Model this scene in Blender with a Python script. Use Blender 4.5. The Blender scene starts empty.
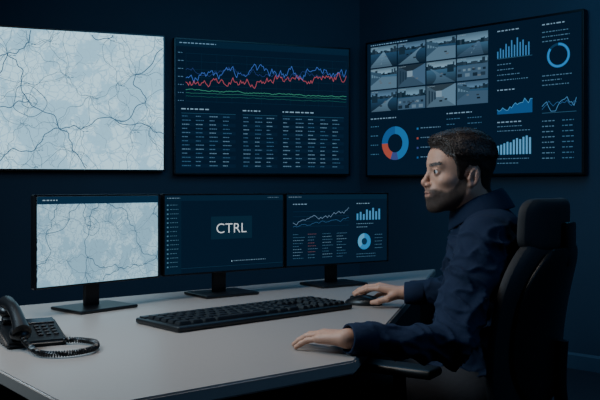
import bpy, bmesh, math, random
import numpy as np
from mathutils import Vector, Matrix, noise
random.seed(7)
SC=bpy.context.scene
COL=SC.collection
FPX=834.0; CH=1.14; HY=187.0
# ---------------------------------------------------------------- materials
def lin(c):
    return tuple(((v/255)/12.92 if v/255<=0.04045 else ((v/255+0.055)/1.055)**2.4) for v in c)
def mat(name,rgb,rough=0.6,metal=0.0,noise_scale=None,noise_amt=0.15,bump=0.0,bump_scale=200,sss=0,spec=None,stretch=None,coat=0):
    m=bpy.data.materials.new(name); m.use_nodes=True
    nt=m.node_tree; b=nt.nodes['Principled BSDF']
    L=lin(rgb)+(1,)
    b.inputs['Base Color'].default_value=L
    b.inputs['Roughness'].default_value=rough
    b.inputs['Metallic'].default_value=metal
    if spec is not None: b.inputs['Specular IOR Level'].default_value=spec
    if coat: b.inputs['Coat Weight'].default_value=coat
    if sss:
        b.inputs['Subsurface Weight'].default_value=sss
        b.inputs['Subsurface Radius'].default_value=(0.012,0.005,0.003)
    tc=nt.nodes.new('ShaderNodeTexCoord')
    src=tc.outputs['Object']
    if stretch:
        mp=nt.nodes.new('ShaderNodeMapping'); mp.inputs['Scale'].default_value=stretch
        nt.links.new(src,mp.inputs['Vector']); src=mp.outputs['Vector']
    if noise_scale:
        n=nt.nodes.new('ShaderNodeTexNoise'); n.inputs['Scale'].default_value=noise_scale; n.inputs['Detail'].default_value=6
        nt.links.new(src,n.inputs['Vector'])
        mx=nt.nodes.new('ShaderNodeMixRGB'); mx.blend_type='MIX'
        mx.inputs[1].default_value=tuple(v*(1-noise_amt) for v in L[:3])+(1,)
        mx.inputs[2].default_value=tuple(min(1,v*(1+noise_amt)) for v in L[:3])+(1,)
        nt.links.new(n.outputs['Fac'],mx.inputs[0]); nt.links.new(mx.outputs[0],b.inputs['Base Color'])
    if bump:
        n2=nt.nodes.new('ShaderNodeTexNoise'); n2.inputs['Scale'].default_value=bump_scale; n2.inputs['Detail'].default_value=4
        nt.links.new(src,n2.inputs['Vector'])
        bp=nt.nodes.new('ShaderNodeBump'); bp.inputs['Strength'].default_value=bump; bp.inputs['Distance'].default_value=0.004
        nt.links.new(n2.outputs['Fac'],bp.inputs['Height']); nt.links.new(bp.outputs['Normal'],b.inputs['Normal'])
    return m
def emis_attr(name,strength,sampling='NONE'):
    m=bpy.data.materials.new(name); m.use_nodes=True; nt=m.node_tree; nt.nodes.clear()
    o=nt.nodes.new('ShaderNodeOutputMaterial'); e=nt.nodes.new('ShaderNodeEmission'); a=nt.nodes.new('ShaderNodeAttribute')
    a.attribute_name='Col'; e.inputs['Strength'].default_value=strength
    nt.links.new(a.outputs['Color'],e.inputs['Color']); nt.links.new(e.outputs[0],o.inputs[0])
    try: m.cycles.emission_sampling=sampling
    except Exception: pass
    return m
def emis_map(name,base,road,patch,strength,scale):
    m=bpy.data.materials.new(name); m.use_nodes=True; nt=m.node_tree; nt.nodes.clear()
    N=nt.nodes.new; Lk=nt.links.new
    o=N('ShaderNodeOutputMaterial'); e=N('ShaderNodeEmission'); tc=N('ShaderNodeTexCoord')
    nz=N('ShaderNodeTexNoise'); nz.inputs['Scale'].default_value=scale*0.35; nz.inputs['Detail'].default_value=5
    Lk(tc.outputs['Object'],nz.inputs['Vector'])
    add=N('ShaderNodeMixRGB'); add.blend_type='LINEAR_LIGHT'; add.inputs[0].default_value=0.06
    Lk(tc.outputs['Object'],add.inputs[1]); Lk(nz.outputs['Color'],add.inputs[2])
    vor=N('ShaderNodeTexVoronoi'); vor.feature='DISTANCE_TO_EDGE'; vor.inputs['Scale'].default_value=scale
    Lk(add.outputs[0],vor.inputs['Vector'])
    rp=N('ShaderNodeValToRGB'); rp.color_ramp.elements[0].position=0.02; rp.color_ramp.elements[0].color=(1,1,1,1)
    rp.color_ramp.elements[1].position=0.06; rp.color_ramp.elements[1].color=(0,0,0,1)
    Lk(vor.outputs['Distance'],rp.inputs[0])
    n2=N('ShaderNodeTexNoise'); n2.inputs['Scale'].default_value=scale*0.20; n2.inputs['Detail'].default_value=8; n2.inputs['Roughness'].default_value=0.62
    Lk(tc.outputs['Object'],n2.inputs['Vector'])
    r2=N('ShaderNodeValToRGB'); r2.color_ramp.elements[0].position=0.49; r2.color_ramp.elements[1].position=0.53
    Lk(n2.outputs['Fac'],r2.inputs[0])
    m1=N('ShaderNodeMixRGB'); m1.inputs[1].default_value=lin(base)+(1,); m1.inputs[2].default_value=lin(patch)+(1,)
    Lk(r2.outputs[0],m1.inputs[0])
    m2=N('ShaderNodeMixRGB'); m2.inputs[2].default_value=lin(road)+(1,)
    Lk(rp.outputs[0],m2.inputs[0]); Lk(m1.outputs[0],m2.inputs[1])
    Lk(m2.outputs[0],e.inputs[0]); e.inputs[1].default_value=strength; Lk(e.outputs[0],o.inputs[0])
    return m
M_wall=mat('wall_paint',(24,52,72),0.7,noise_scale=3,noise_amt=0.12,bump=0.08,bump_scale=60)
M_floor=mat('carpet',(22,32,44),0.9,noise_scale=150,noise_amt=0.4,bump=0.4,bump_scale=300)
M_ceil=mat('ceiling_paint',(30,38,50),0.9,noise_scale=5)
M_base=mat('skirting_paint',(44,70,90),0.5,noise_scale=8,noise_amt=0.05)
M_black=mat('black_plastic',(13,14,17),0.38,noise_scale=40,noise_amt=0.1,bump=0.05,bump_scale=900)
M_bezel=mat('bezel_plastic',(9,11,14),0.3,noise_scale=30,noise_amt=0.1)
M_key=mat('key_plastic',(19,21,25),0.45,noise_scale=60,noise_amt=0.1)
M_desk=mat('desk_laminate',(146,137,131),0.36,noise_scale=120,noise_amt=0.05,bump=0.04,bump_scale=400)
M_deskedge=mat('desk_panel',(42,45,51),0.6,noise_scale=30)
M_chair=mat('chair_fabric',(13,15,21),0.7,noise_scale=200,noise_amt=0.25,bump=0.3,bump_scale=700)
M_chairp=mat('chair_plastic',(11,13,16),0.42,noise_scale=50)
M_chrome=mat('grey_metal',(90,94,100),0.3,metal=0.9,noise_scale=20,noise_amt=0.05)
M_shirt=mat('navy_cotton',(23,35,57),0.9,noise_scale=300,noise_amt=0.15,bump=0.3,bump_scale=90,spec=0.2)
M_trouser=mat('dark_trousers',(14,17,26),0.85,noise_scale=200,bump=0.2,bump_scale=80)
M_shoe=mat('shoe_leather',(12,11,11),0.4,noise_scale=60)
M_hair=mat('dark_hair',(52,38,30),0.5,noise_scale=90,noise_amt=0.6)
M_beard=mat('short_beard',(70,56,48),0.7,noise_scale=300,noise_amt=0.9)
M_gfx=emis_attr('screen_graphics',1.0)
M_gfxbase=emis_attr('screen_backlight',1.0,'AUTO')

# ---------------------------------------------------------------- mesh helpers
def finish(ob,label=None,cat=None,kind=None,group=None):
    if label: ob['label']=label
    if cat: ob['category']=cat
    if kind: ob['kind']=kind
    if group: ob['group']=group
    return ob
def link(ob,parent=None):
    COL.objects.link(ob)
    if parent is not None: ob.parent=parent
    return ob
def empty(name,loc,rz=0,label=None,cat=None,group=None):
    e=bpy.data.objects.new(name,None); e.empty_display_size=0.05
    e.location=loc; e.rotation_euler=(0,0,rz); COL.objects.link(e)
    return finish(e,label,cat,None,group)
def mk(name,verts,faces,m,parent=None,smooth=False):
    me=bpy.data.meshes.new(name); me.from_pydata([tuple(v) for v in verts],[],[tuple(f) for f in faces])
    if isinstance(m,(list,tuple)):
        for q in m: me.materials.append(q)
    else: me.materials.append(m)
    if smooth: me.polygons.foreach_set('use_smooth',[True]*len(me.polygons))
    me.update()
    return link(bpy.data.objects.new(name,me),parent)
class MB:
    def __init__(s): s.v=[]; s.f=[]; s.mi=[]
    def _add(s,bm,M=None,mi=0):
        if M is not None: bm.transform(M)
        o=len(s.v); bm.verts.ensure_lookup_table()
        for i,v in enumerate(bm.verts): v.index=i; s.v.append(v.co.copy())
        for f in bm.faces: s.f.append([o+v.index for v in f.verts]); s.mi.append(mi)
        bm.free(); return s
    def box(s,c,size,bev=0.0,rot=None,mi=0,seg=2):
        bm=bmesh.new(); bmesh.ops.create_cube(bm,size=1)
        bmesh.ops.scale(bm,vec=Vector(size),verts=bm.verts)
        if bev>0: bmesh.ops.bevel(bm,geom=list(bm.edges),offset=bev,segments=seg,affect='EDGES',profile=0.5)
        M=Matrix.Translation(c)@(rot.to_4x4() if rot is not None else Matrix())
        return s._add(bm,M,mi)
    def cyl(s,p0,p1,r0,r1=None,n=20,mi=0):
        r1=r0 if r1 is None else r1
        p0=Vector(p0);p1=Vector(p1);d=p1-p0
        bm=bmesh.new(); bmesh.ops.create_cone(bm,cap_ends=True,segments=n,radius1=r0,radius2=r1,depth=d.length)
        M=Matrix.Translation((p0+p1)/2)@d.to_track_quat('Z','Y').to_matrix().to_4x4()
        return s._add(bm,M,mi)
    def ell(s,c,r,n=20,rot=None,mi=0):
        bm=bmesh.new(); bmesh.ops.create_uvsphere(bm,u_segments=n,v_segments=max(8,n//2+2),radius=1)
        bmesh.ops.scale(bm,vec=Vector(r),verts=bm.verts)
        M=Matrix.Translation(c)@(rot.to_4x4() if rot is not None else Matrix())
        return s._add(bm,M,mi)
    def raw(s,vs,fs,mi=0):
        o=len(s.v); s.v+= [Vector(v) for v in vs]
        for f in fs: s.f.append([o+i for i in f]); s.mi.append(mi)
        return s
    def done(s,name,m,parent=None,smooth=False):
        ob=mk(name,s.v,s.f,m,parent,smooth)
        if isinstance(m,(list,tuple)): ob.data.polygons.foreach_set('material_index',s.mi)
        if smooth:
            try: ob.data.set_sharp_from_angle(angle=math.radians(40))
            except Exception: pass
        return ob
def tube(points,r,n=8):
    vs=[];fs=[];P=[Vector(p) for p in points]; up=Vector((0,0,1)); prev=None
    for i,p in enumerate(P):
        t=(P[min(i+1,len(P)-1)]-P[max(i-1,0)]).normalized()
        if prev is None:
            a=t.cross(up); a=a if a.length>1e-3 else t.cross(Vector((1,0,0)))
        else: a=prev-t*prev.dot(t)
        a.normalize(); prev=a; b=t.cross(a)
        rr=r[i] if isinstance(r,(list,tuple)) else r
        for k in range(n):
            q=2*math.pi*k/n; vs.append(p+a*math.cos(q)*rr+b*math.sin(q)*rr)
    for i in range(len(P)-1):
        for k in range(n):
            fs.append((i*n+k,i*n+(k+1)%n,(i+1)*n+(k+1)%n,(i+1)*n+k))
    fs.append(tuple(range(n))[::-1]); fs.append(tuple((len(P)-1)*n+k for k in range(n)))
    return vs,fs
def slab(center,thick,nu=14,nv=16,round_p=4,narrow=0.35):
    vs=[];fs=[]
    for side in (0,1):
        for j in range(nv+1):
            v=-1+2*j/nv
            k=(1-abs(v)**round_p*narrow)
            for i in range(nu+1):
                u=-1+2*i/nu
                edge=max(abs(u),abs(v))
                t=thick*(0.5+0.5*math.sqrt(max(0,1-edge**6)))
                p=center(u*k,v)
                vs.append(p+Vector((0,1,0))*(t/2 if side==0 else -t/2))
    W=nu+1; O=W*(nv+1)
    for j in range(nv):
        for i in range(nu):
            a=j*W+i; fs.append((a,a+W,a+W+1,a+1)); a+=O; fs.append((a,a+1,a+W+1,a+W))
    for j in range(nv):
        a=j*W; fs.append((a,a+O,a+O+W,a+W)); a=j*W+nu; fs.append((a,a+W,a+W+O,a+O))
    for i in range(nu):
        a=i; fs.append((a,a+1,a+1+O,a+O)); a=nv*W+i; fs.append((a,a+O,a+O+1,a+1))
    return vs,fs
def subsurf(ob,l=1):
    m=ob.modifiers.new('sub','SUBSURF'); m.levels=l; m.render_levels=l

# ---------------------------------------------------------------- room
WN=0.075
ub=Vector((0.94,0.342,0)).normalized(); ur=Vector((0.712,-0.702,0)).normalized()
nb=Vector((0.342,-0.94,0)).normalized(); nr=Vector((-0.702,-0.712,0)).normalized()
C0=Vector((0.445,6.4,0))
def isect(p,d,q,e):
    den=d.x*e.y-d.y*e.x; t=((q.x-p.x)*e.y-(q.y-p.y)*e.x)/den; return p+d*t
Cw=isect(C0-nb*WN,ub,C0-nr*WN,ur)
A=Cw-ub*4.3; B=Cw+ur*4.6
room=[Cw,B,Vector((B.x,-1.4,0)),Vector((A.x,-1.4,0)),A]
CZ=2.9
def wall(name,p,q):
    d=(q-p).normalized(); nrm=Vector((d.y,-d.x,0))
    cen=Vector((0.3,2.5,0))
    if (cen-p).dot(nrm)>0: nrm=-nrm
    a,b=p,q; t=0.1
    vs=[a,b,b+nrm*t,a+nrm*t]; vs=vs+[v+Vector((0,0,CZ)) for v in vs]
    ob=mk(name,vs,[(0,1,2,3),(4,5,6,7),(0,1,5,4),(1,2,6,5),(2,3,7,6),(3,0,4,7)],M_wall)
    ob['kind']='structure'
    return ob
wall('wall_back',A,Cw); wall('wall_right',Cw,B); wall('wall_side',room[1],room[2]); wall('wall_front',room[2],room[3]); wall('wall_left',room[3],room[4])
def plate(name,z0,z1,m):
    n=len(room); vs=[Vector((p.x,p.y,z0)) for p in room]+[Vector((p.x,p.y,z1)) for p in room]
    fs=[tuple(range(n)),tuple(range(n,2*n))]+[(i,(i+1)%n,(i+1)%n+n,i+n) for i in range(n)]
    ob=mk(name,vs,fs,m); ob['kind']='structure'
plate('floor',-0.05,0,M_floor); plate('ceiling',CZ,CZ+0.05,M_ceil)
def skirting(name,p,q,nrm):
    t=0.015;h=0.1
    prof=[(0,0),(t,0),(t,h*0.85),(t*0.4,h),(0,h)]
    vs=[]
    for P in (p,q):
        for (x,z) in prof: vs.append(P+nrm*(x+0.001)+Vector((0,0,z)))
    k=len(prof); fs=[(i,(i+1)%k,(i+1)%k+k,i+k) for i in range(k)]+[tuple(range(k)),tuple(range(k,2*k))]
    ob=mk(name,vs,fs,M_base); ob['kind']='structure'
skirting('baseboard_back',A+ub*0.05,Cw-ub*0.03,nb); skirting('baseboard_right',Cw+ur*0.03,B-ur*0.05,nr)

# ---------------------------------------------------------------- canvas
class Canvas:
    def __init__(s,W,H): s.W=W;s.H=H;s.P=[]
    def poly(s,pts,c,l=1): s.P.append((pts,lin(c),l))
    def rect(s,x,y,w,h,c,l=1): s.poly([(x,y),(x+w,y),(x+w,y+h),(x,y+h)],c,l)
    def line(s,pts,th,c,l=2):
        for (a,b) in zip(pts[:-1],pts[1:]):
            if not(0<=a[0]<=s.W and 0<=b[0]<=s.W and 0<=a[1]<=s.H and 0<=b[1]<=s.H): continue
            dx=b[0]-a[0];dy=b[1]-a[1];L=math.hypot(dx,dy)
            if L<1e-6: continue
            ox=-dy/L*th/2; oy=dx/L*th/2; ex=dx/L*th*0.3; ey=dy/L*th*0.3
            q=[(a[0]+ox-ex,a[1]+oy-ey),(b[0]+ox+ex,b[1]+oy+ey),(b[0]-ox+ex,b[1]-oy+ey),(a[0]-ox-ex,a[1]-oy-ey)]
            s.poly([(min(max(x,0),s.W),min(max(y,0),s.H)) for x,y in q],c,l)
    def ring(s,cx,cy,r0,r1,a0,a1,c,l=2):
        n=max(3,int(abs(a1-a0)/0.16))
        for i in range(n):
            t0=a0+(a1-a0)*i/n; t1=a0+(a1-a0)*(i+1)/n
            s.poly([(cx+r0*math.sin(t0),cy-r0*math.cos(t0)),(cx+r1*math.sin(t0),cy-r1*math.cos(t0)),(cx+r1*math.sin(t1),cy-r1*math.cos(t1)),(cx+r0*math.sin(t1),cy-r0*math.cos(t1))],c,l)
    def words(s,x,y,w,h,c,l=2,dens=0.75):
        e=x+w; hh=h*0.62
        while x<e:
            ww=min(random.uniform(0.8,2.6)*h,e-x)
            if ww>0.3*h: s.rect(x,y,ww,hh,c,l)
            x+=ww+h*0.6/dens
    def text(s,txt,x,y,h,c,l=3,w=None,thin=0.0):
        cu=bpy.data.curves.new('t','FONT'); cu.body=txt; cu.size=1; cu.offset=-thin
        o=bpy.data.objects.new('t',cu); COL.objects.link(o)
        dg=bpy.context.evaluated_depsgraph_get(); me=o.evaluated_get(dg).to_mesh()
        vs=[v.co.copy() for v in me.vertices]; fs=[list(p.vertices) for p in me.polygons]
        o.evaluated_get(dg).to_mesh_clear(); bpy.data.objects.remove(o); bpy.data.curves.remove(cu)
        x0=min(v.x for v in vs);x1=max(v.x for v in vs);y0=min(v.y for v in vs);y1=max(v.y for v in vs)
        sy=h/(y1-y0); sx=sy if w is None else w/(x1-x0)
        for f in fs: s.poly([(x+(vs[i].x-x0)*sx,y+h-(vs[i].y-y0)*sy) for i in f],c,l)
    def build(s,name,parent,basemat,basecol=None,y=0.0):
        vs=[];fs=[];cols=[];mi=[]
        W,H=s.W,s.H
        def add(pts,c,l,m):
            o=len(vs)
            for (px,py) in pts: vs.append((px-W/2,y-l*0.0005,H/2-py))
            fs.append(list(range(o,o+len(pts)))); cols.append(c); mi.append(m)
        add([(0,0),(W,0),(W,H),(0,H)],lin(basecol or (0,0,0)),0,0)
        for pts,c,l in s.P: add(pts,c,l,1)
        ob=mk(name,vs,fs,[basemat,M_gfx],parent)
        me=ob.data; ca=me.color_attributes.new('Col','FLOAT_COLOR','CORNER'); arr=[]
        for f,c in zip(fs,cols): arr+=list(c+(1,))*len(f)
        ca.data.foreach_set('color',arr); me.polygons.foreach_set('material_index',mi)
        return ob
def roadmap(cv,seed,th,cols,ntown=26,sp=0.15):
    """road network: gently bending roads between neighbouring towns, winding trunk roads, local streets"""
    r=random.Random(seed); W,H=cv.W,cv.H; S=H
    def wind(a,b,amp,th_,c,l):
        L=math.hypot(b[0]-a[0],b[1]-a[1])+1e-9; n=max(6,int(L/S*60)); nx,ny=-(b[1]-a[1])/L,(b[0]-a[0])/L
        k1=r.uniform(-1,1)*amp; k2=r.uniform(-1,1)*amp*0.7; k3=r.uniform(-1,1)*amp*0.30
        pts=[]
        for i in range(n+1):
            t=i/n; o=(k1*math.sin(math.pi*t)+k2*math.sin(2*math.pi*t)+k3*math.sin(5*math.pi*t))*L
            pts.append((a[0]+(b[0]-a[0])*t+nx*o,a[1]+(b[1]-a[1])*t+ny*o))
        cv.line(pts,th_,c,l)
    T=[]; tries=0
    while len(T)<ntown and tries<6000:
        tries+=1
        p=(r.uniform(-0.15,1.15)*W,r.uniform(-0.15,1.15)*H)
        if all(math.hypot(p[0]-q[0],p[1]-q[1])>sp*S for q in T): T.append(p)
    nb_={}
    for i,p in enumerate(T): nb_[i]=sorted(range(len(T)),key=lambda j:math.hypot(T[j][0]-p[0],T[j][1]-p[1]))[1:6]
    big=set()
    for k in range(9):              # trunk roads: walk town to town roughly in one direction
        i=r.randrange(len(T)); an=r.uniform(0,6.28)
        for sgn in (1,-1):
            c_=i
            for _ in range(14):
                best=max(nb_[c_],key=lambda j:((T[j][0]-T[c_][0])*math.cos(an)+(T[j][1]-T[c_][1])*math.sin(an))*sgn/(math.hypot(T[j][0]-T[c_][0],T[j][1]-T[c_][1])+1e-9))
                if ((T[best][0]-T[c_][0])*math.cos(an)+(T[best][1]-T[c_][1])*math.sin(an))*sgn<=0: break
                big.add((min(c_,best),max(c_,best))); c_=best
    done=set()
    for i,p in enumerate(T):
        for j in nb_[i]:
            kx=(min(i,j),max(i,j))
            if kx in done: continue
            done.add(kx); b_=kx in big
            wind(T[kx[0]],T[kx[1]],0.16,th*(1.0 if b_ else 0.5),cols[2] if b_ else cols[1],3 if b_ else 2)
    hub=min(T,key=lambda p:math.hypot(p[0]-0.45*W,p[1]-0.5*H))
    for R_ in (0.05,0.11):
        pts=[(hub[0]+R_*S*(1+0.15*math.sin(3*q+1))*math.cos(q),hub[1]+R_*S*(1+0.12*math.sin(2*q))*math.sin(q)) for q in [i*0.2 for i in range(33)]]
        cv.line(pts,th*0.7,cols[2],2)
    for p in T:
        for k in range(r.randint(5,8)):
            a=r.uniform(0,6.28); L=r.uniform(0.04,0.11)*S
            wind(p,(p[0]+math.cos(a)*L,p[1]+math.sin(a)*L),0.2,th*0.38,cols[0],1)
        if 0.03*W<p[0]<0.88*W and 0.03*H<p[1]<0.94*H: cv.words(p[0]+0.012*S,p[1]+0.012*S,0.045*S,0.009*S,cols[1],4)
    for k in range(130):
        a=(r.uniform(0,W),r.uniform(0,H)); an=r.uniform(0,6.28); L=r.uniform(0.06,0.20)*S
        wind(a,(a[0]+math.cos(an)*L,a[1]+math.sin(an)*L),0.22,th*0.34,cols[0],1)
def linechart(cv,x,y,w,h,vals,c,th,l=3):
    n=len(vals); cv.line([(x+w*i/(n-1),y+h*(1-v)) for i,v in enumerate(vals)],th,c,l)
def walk(n,base,amp,seed,trend=0,lo=0,hi=1):
    r=random.Random(seed); v=base; out=[]
    for i in range(n):
        v+=r.uniform(-amp,amp)+(base+trend*i/n-v)*0.25; out.append(min(hi,max(lo,v)))
    return out
def bars(cv,x,y,w,h,vals,c,gap=0.35,l=3):
    n=len(vals)
    for i,v in enumerate(vals): cv.rect(x+w*i/n,y+h*(1-v),w/n*(1-gap),h*v,c,l)

# ---------------------------------------------------------------- displays
def display_frame(W,H,depth,bez,parent,name='frame'):
    b=MB()
    b.box((0,depth/2+0.003,0),(W,depth,H),0.004)
    b.box((0,0.0,H/2-bez/2),(W,0.008,bez),0.0015); b.box((0,0.0,-H/2+bez/2),(W,0.008,bez),0.0015)
    b.box((-W/2+bez/2,0.0,0),(bez,0.008,H),0.0015); b.box((W/2-bez/2,0.0,0),(bez,0.008,H),0.0015)
    return b.done(name,M_bezel,parent)
def place(pl,pr,zc,name,label,cat,group=None):
    d=pr-pl; c=(pl+pr)/2; rz=math.atan2(d.y,d.x)
    return empty(name,(c.x,c.y,zc),rz,label,cat,group),d.length
M_mapwall=emis_map('map_screen_wall',(168,208,225),(136,180,202),(138,184,207),1.6,17)
M_mapdesk=emis_map('map_screen_desk',(156,196,214),(126,166,188),(128,171,193),1.35,46)
BG=(7,27,47)
pl=C0-ub*(1.488+1.357); pr=C0-ub*1.488; z0,z1=1.250,2.210
e,W=place(pl,pr,(z0+z1)/2,'wall_display','black-framed wall display showing a pale blue road map','display'); H=z1-z0
display_frame(W,H,0.05,0.012,e)
cv=Canvas(W-0.024,H-0.024)
roadmap(cv,12,0.0058,[(112,152,176),(86,124,148),(58,90,118)],52,0.13)
cv.build('screen',e,M_mapwall)
MB().box((0,0.061,0),(0.5,0.022,0.4),0.003).done('wall_mount',M_black,e)
# charts and tables
pl=C0-ub*1.424; pr=C0-ub*0.0667; z0,z1=1.229,2.202
e,W=place(pl,pr,(z0+z1)/2,'wall_display','black-framed wall display with line charts above data tables','display'); H=z1-z0
display_frame(W,H,0.05,0.012,e)
cv=Canvas(W-0.024,H-0.024); w,h=cv.W,cv.H
cv.rect(0,0,w,0.05*h,(10,36,58),1); cv.words(0.02*w,0.02*h,0.2*w,0.011*h,(110,150,178),2)
for k in range(7): cv.rect(0.055*w,(0.10+0.06*k)*h,0.93*w,0.0015*h,(18,52,76),1)
for k in range(12): cv.rect((0.055+0.0845*k)*w,0.10*h,0.0010*w,0.37*h,(15,44,68),1)
for k in range(7): cv.words(0.012*w,(0.095+0.06*k)*h,0.03*w,0.009*h,(80,118,146),2)
n=130
linechart(cv,0.055*w,0.08*h,0.93*w,0.38*h,walk(n,0.50,0.085,3,0.24),(66,104,186),0.0042)
linechart(cv,0.055*w,0.08*h,0.93*w,0.38*h,walk(n,0.38,0.075,9,0.24),(182,82,96),0.0042)
linechart(cv,0.055*w,0.08*h,0.93*w,0.38*h,walk(n,0.60,0.05,19,0.05),(46,62,120),0.0030)
linechart(cv,0.055*w,0.08*h,0.93*w,0.38*h,walk(n,0.22,0.010,5,-0.02),(54,132,108),0.0050)
linechart(cv,0.055*w,0.08*h,0.93*w,0.38*h,walk(n,0.16,0.006,6,0.0),(42,104,90),0.0038)
linechart(cv,0.055*w,0.08*h,0.93*w,0.38*h,walk(n,0.10,0.006,8,0.0),(36,90,86),0.0030)
for (tx,tw,nc) in ((0.03,0.30,4),(0.37,0.20,3),(0.60,0.37,5)):
    cv.words(tx*w,0.515*h,tw*0.5*w,0.014*h,(130,166,188),2)
    cv.rect(tx*w,0.55*h,tw*w,0.003*h,(46,84,110),1)
    for r in range(13):
        yy=0.570+r*0.031
        if r%2==0: cv.rect(tx*w,(yy-0.009)*h,tw*w,0.026*h,(9,32,54),1)
        for cc in range(nc):
            g=random.choice([(70,106,134),(90,126,150),(54,90,120)])
            cv.words((tx+tw*cc/nc+0.004)*w,yy*h,tw/nc*random.uniform(0.30,0.66)*w,0.0105*h,g,2,2.0)
cv.build('screen',e,M_gfxbase,BG)
MB().box((0,0.061,0),(0.5,0.022,0.4),0.003).done('wall_mount',M_black,e)
# camera feeds + dashboards
pl=C0+ur*0.080; pr=C0+ur*1.823; z0,z1=1.216,2.235
e,W=place(pl,pr,(z0+z1)/2,'wall_display','wide black-framed wall display with camera feeds and charts','display'); H=z1-z0
display_frame(W,H,0.05,0.014,e)
cv=Canvas(W-0.028,H-0.028); w,h=cv.W,cv.H
gx,gy,gw,gh=0.02,0.03,0.60,0.50
rnd=random.Random(4)
cv.words(0.02*w,0.012*h,0.2*w,0.010*h,(110,150,180),2)
types=[0,1,2,0, 2,4,1,3, 1,3,4,2]
dk=lambda c,f:tuple(min(255,int(v*f)) for v in c)
for r in range(3):
    for c in range(4):
        x=(gx+gw*c/4)*w; y=(gy+gh*r/3)*h; ww=(gw/4-0.006)*w; hh=(gh/3-0.010)*h
        ty=types[r*4+c]
        def P(u,v): return (x+ww*min(max(u,0),1),y+hh*min(max(v,0),1))
        def R_(u,v,a,b_,col,l): cv.poly([P(u,v),P(u+a,v),P(u+a,v+b_),P(u,v+b_)],col,l)
        hz=rnd.uniform(0.26,0.42)
        sk=rnd.choice([(98,134,158),(116,150,172),(78,112,140)])
        for q in range(8): R_(0,hz*q/8,1,hz/8,dk(sk,0.80+0.05*q),1)
        gr=rnd.choice([(36,62,84),(46,74,96),(30,54,76)])
        for q in range(10): R_(0,hz+(1-hz)*q/10,1,(1-hz)/10,dk(gr,1.35-0.07*q),1)
        px=0
        while px<1:
            bw=min(rnd.uniform(0.03,0.10),1-px); bh=rnd.uniform(0.03,0.16)*(1.6 if abs(px-0.5)>0.25 else 0.6); g=rnd.randint(20,46)
            R_(px,hz-bh,bw,bh+0.05,(g,g+20,g+36),3); px+=bw
        rd=rnd.choice([(70,100,124),(84,114,136),(60,88,112)])
        if ty==0:
            vx=rnd.uniform(0.3,0.75); lf=rnd.uniform(-0.1,0.2); rt=rnd.uniform(0.7,1.1); mx=(lf+rt)/2
            for q in range(6):
                t0=q/6; t1=(q+1)/6
                cv.poly([P(vx-0.03+(lf-vx)*t0,hz+(1-hz)*t0),P(vx+0.03+(rt-vx)*t0,hz+(1-hz)*t0),P(vx+0.03+(rt-vx)*t1,hz+(1-hz)*t1),P(vx-0.03+(lf-vx)*t1,hz+(1-hz)*t1)],dk(rd,1.15-0.06*q),4)
            for q in range(5):
                t0=(q/5)**1.6; t1=((q+0.45)/5)**1.6
                a0=vx+(mx-vx)*t0;a1=vx+(mx-vx)*t1; cv.poly([P(a0-.005,hz+(1-hz)*t0),P(a0+.005,hz+(1-hz)*t0),P(a1+.010*(t1+.3),hz+(1-hz)*t1),P(a1-.010*(t1+.3),hz+(1-hz)*t1)],(110,138,158),5)
        elif ty==1:
            pts=[];pts2=[]
            s_=rnd.choice([-1,1])
            for q in range(9):
                t=q/8; cxx=0.5+s_*(0.35*(1-t)**2-0.1*t); wd=0.03+0.36*t*t; pts.append(P(cxx-wd,hz+(1-hz)*t)); pts2.append(P(cxx+wd,hz+(1-hz)*t))
            for q in range(8): cv.poly([pts[q],pts2[q],pts2[q+1],pts[q+1]],dk(rd,1.12-0.04*q),4)
            R_(0.05 if s_>0 else 0.72,hz-0.12,0.22,0.34,(26,46,62),5)
        elif ty==2:
            cv.poly([P(0,0.1),P(0.42,hz-0.05),P(0.42,hz+0.12),P(0,0.8)],(50,78,100),4)
            for q in range(4): cv.poly([P(0.04+0.09*q,0.25+0.05*q),P(0.10+0.09*q,0.28+0.05*q),P(0.10+0.09*q,0.40+0.02*q),P(0.04+0.09*q,0.42+0.01*q)],(90,122,144),5)
            cv.poly([P(0.42,hz+0.12),P(1,hz+0.16),P(1,1),P(0,1),P(0,0.8)],rd,4)
        elif ty==3:
            cv.poly([P(0,hz+0.1),P(1,hz+0.04),P(1,1),P(0,1)],rd,4)
            for q in range(6): R_(0.04+0.16*q,hz+0.22,0.09,0.10,rnd.choice([(26,44,60),(104,130,148),(46,68,88)]),5)
            for q in range(4): R_(0.02+0.25*q,hz+0.42,0.15,0.15,rnd.choice([(26,44,60),(96,122,142),(36,56,74)]),5)
        else:    # corridor
            vx=rnd.uniform(0.4,0.6); vy=0.42
            cv.poly([P(0,1),P(1,1),P(vx+0.1,vy+0.14),P(vx-0.1,vy+0.14)],dk(rd,0.9),4)
            cv.poly([P(0,0),P(1,0),P(vx+0.1,vy-0.14),P(vx-0.1,vy-0.14)],dk(rd,0.55),4)
            cv.poly([P(0,0),P(vx-0.1,vy-0.14),P(vx-0.1,vy+0.14),P(0,1)],dk(rd,0.75),4)
            cv.poly([P(1,0),P(vx+0.1,vy-0.14),P(vx+0.1,vy+0.14),P(1,1)],dk(rd,1.1),4)
            R_(vx-0.1,vy-0.14,0.2,0.28,(120,148,168),4)
            for q in range(3): cv.poly([P(0.08+0.10*q,0.22+0.05*q),P(0.13+0.10*q,0.25+0.05*q),P(0.13+0.10*q,0.80-0.08*q),P(0.08+0.10*q,0.86-0.08*q)],(30,52,70),5)
        for q in range(rnd.randint(1,3)):
            t=rnd.uniform(0.3,0.8); s2=0.04+0.09*t; g=rnd.choice([18,90,40]); R_(rnd.uniform(0.3,0.7),hz+(1-hz)*t-s2*0.6,s2,s2*0.7,(g,g+14,g+26),6)
        cv.words(x+0.05*ww,y+0.05*hh,0.25*ww,0.03*hh,(140,164,180),6)
cx,cy=0.155*w,0.765*h; R=0.125*h
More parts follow.
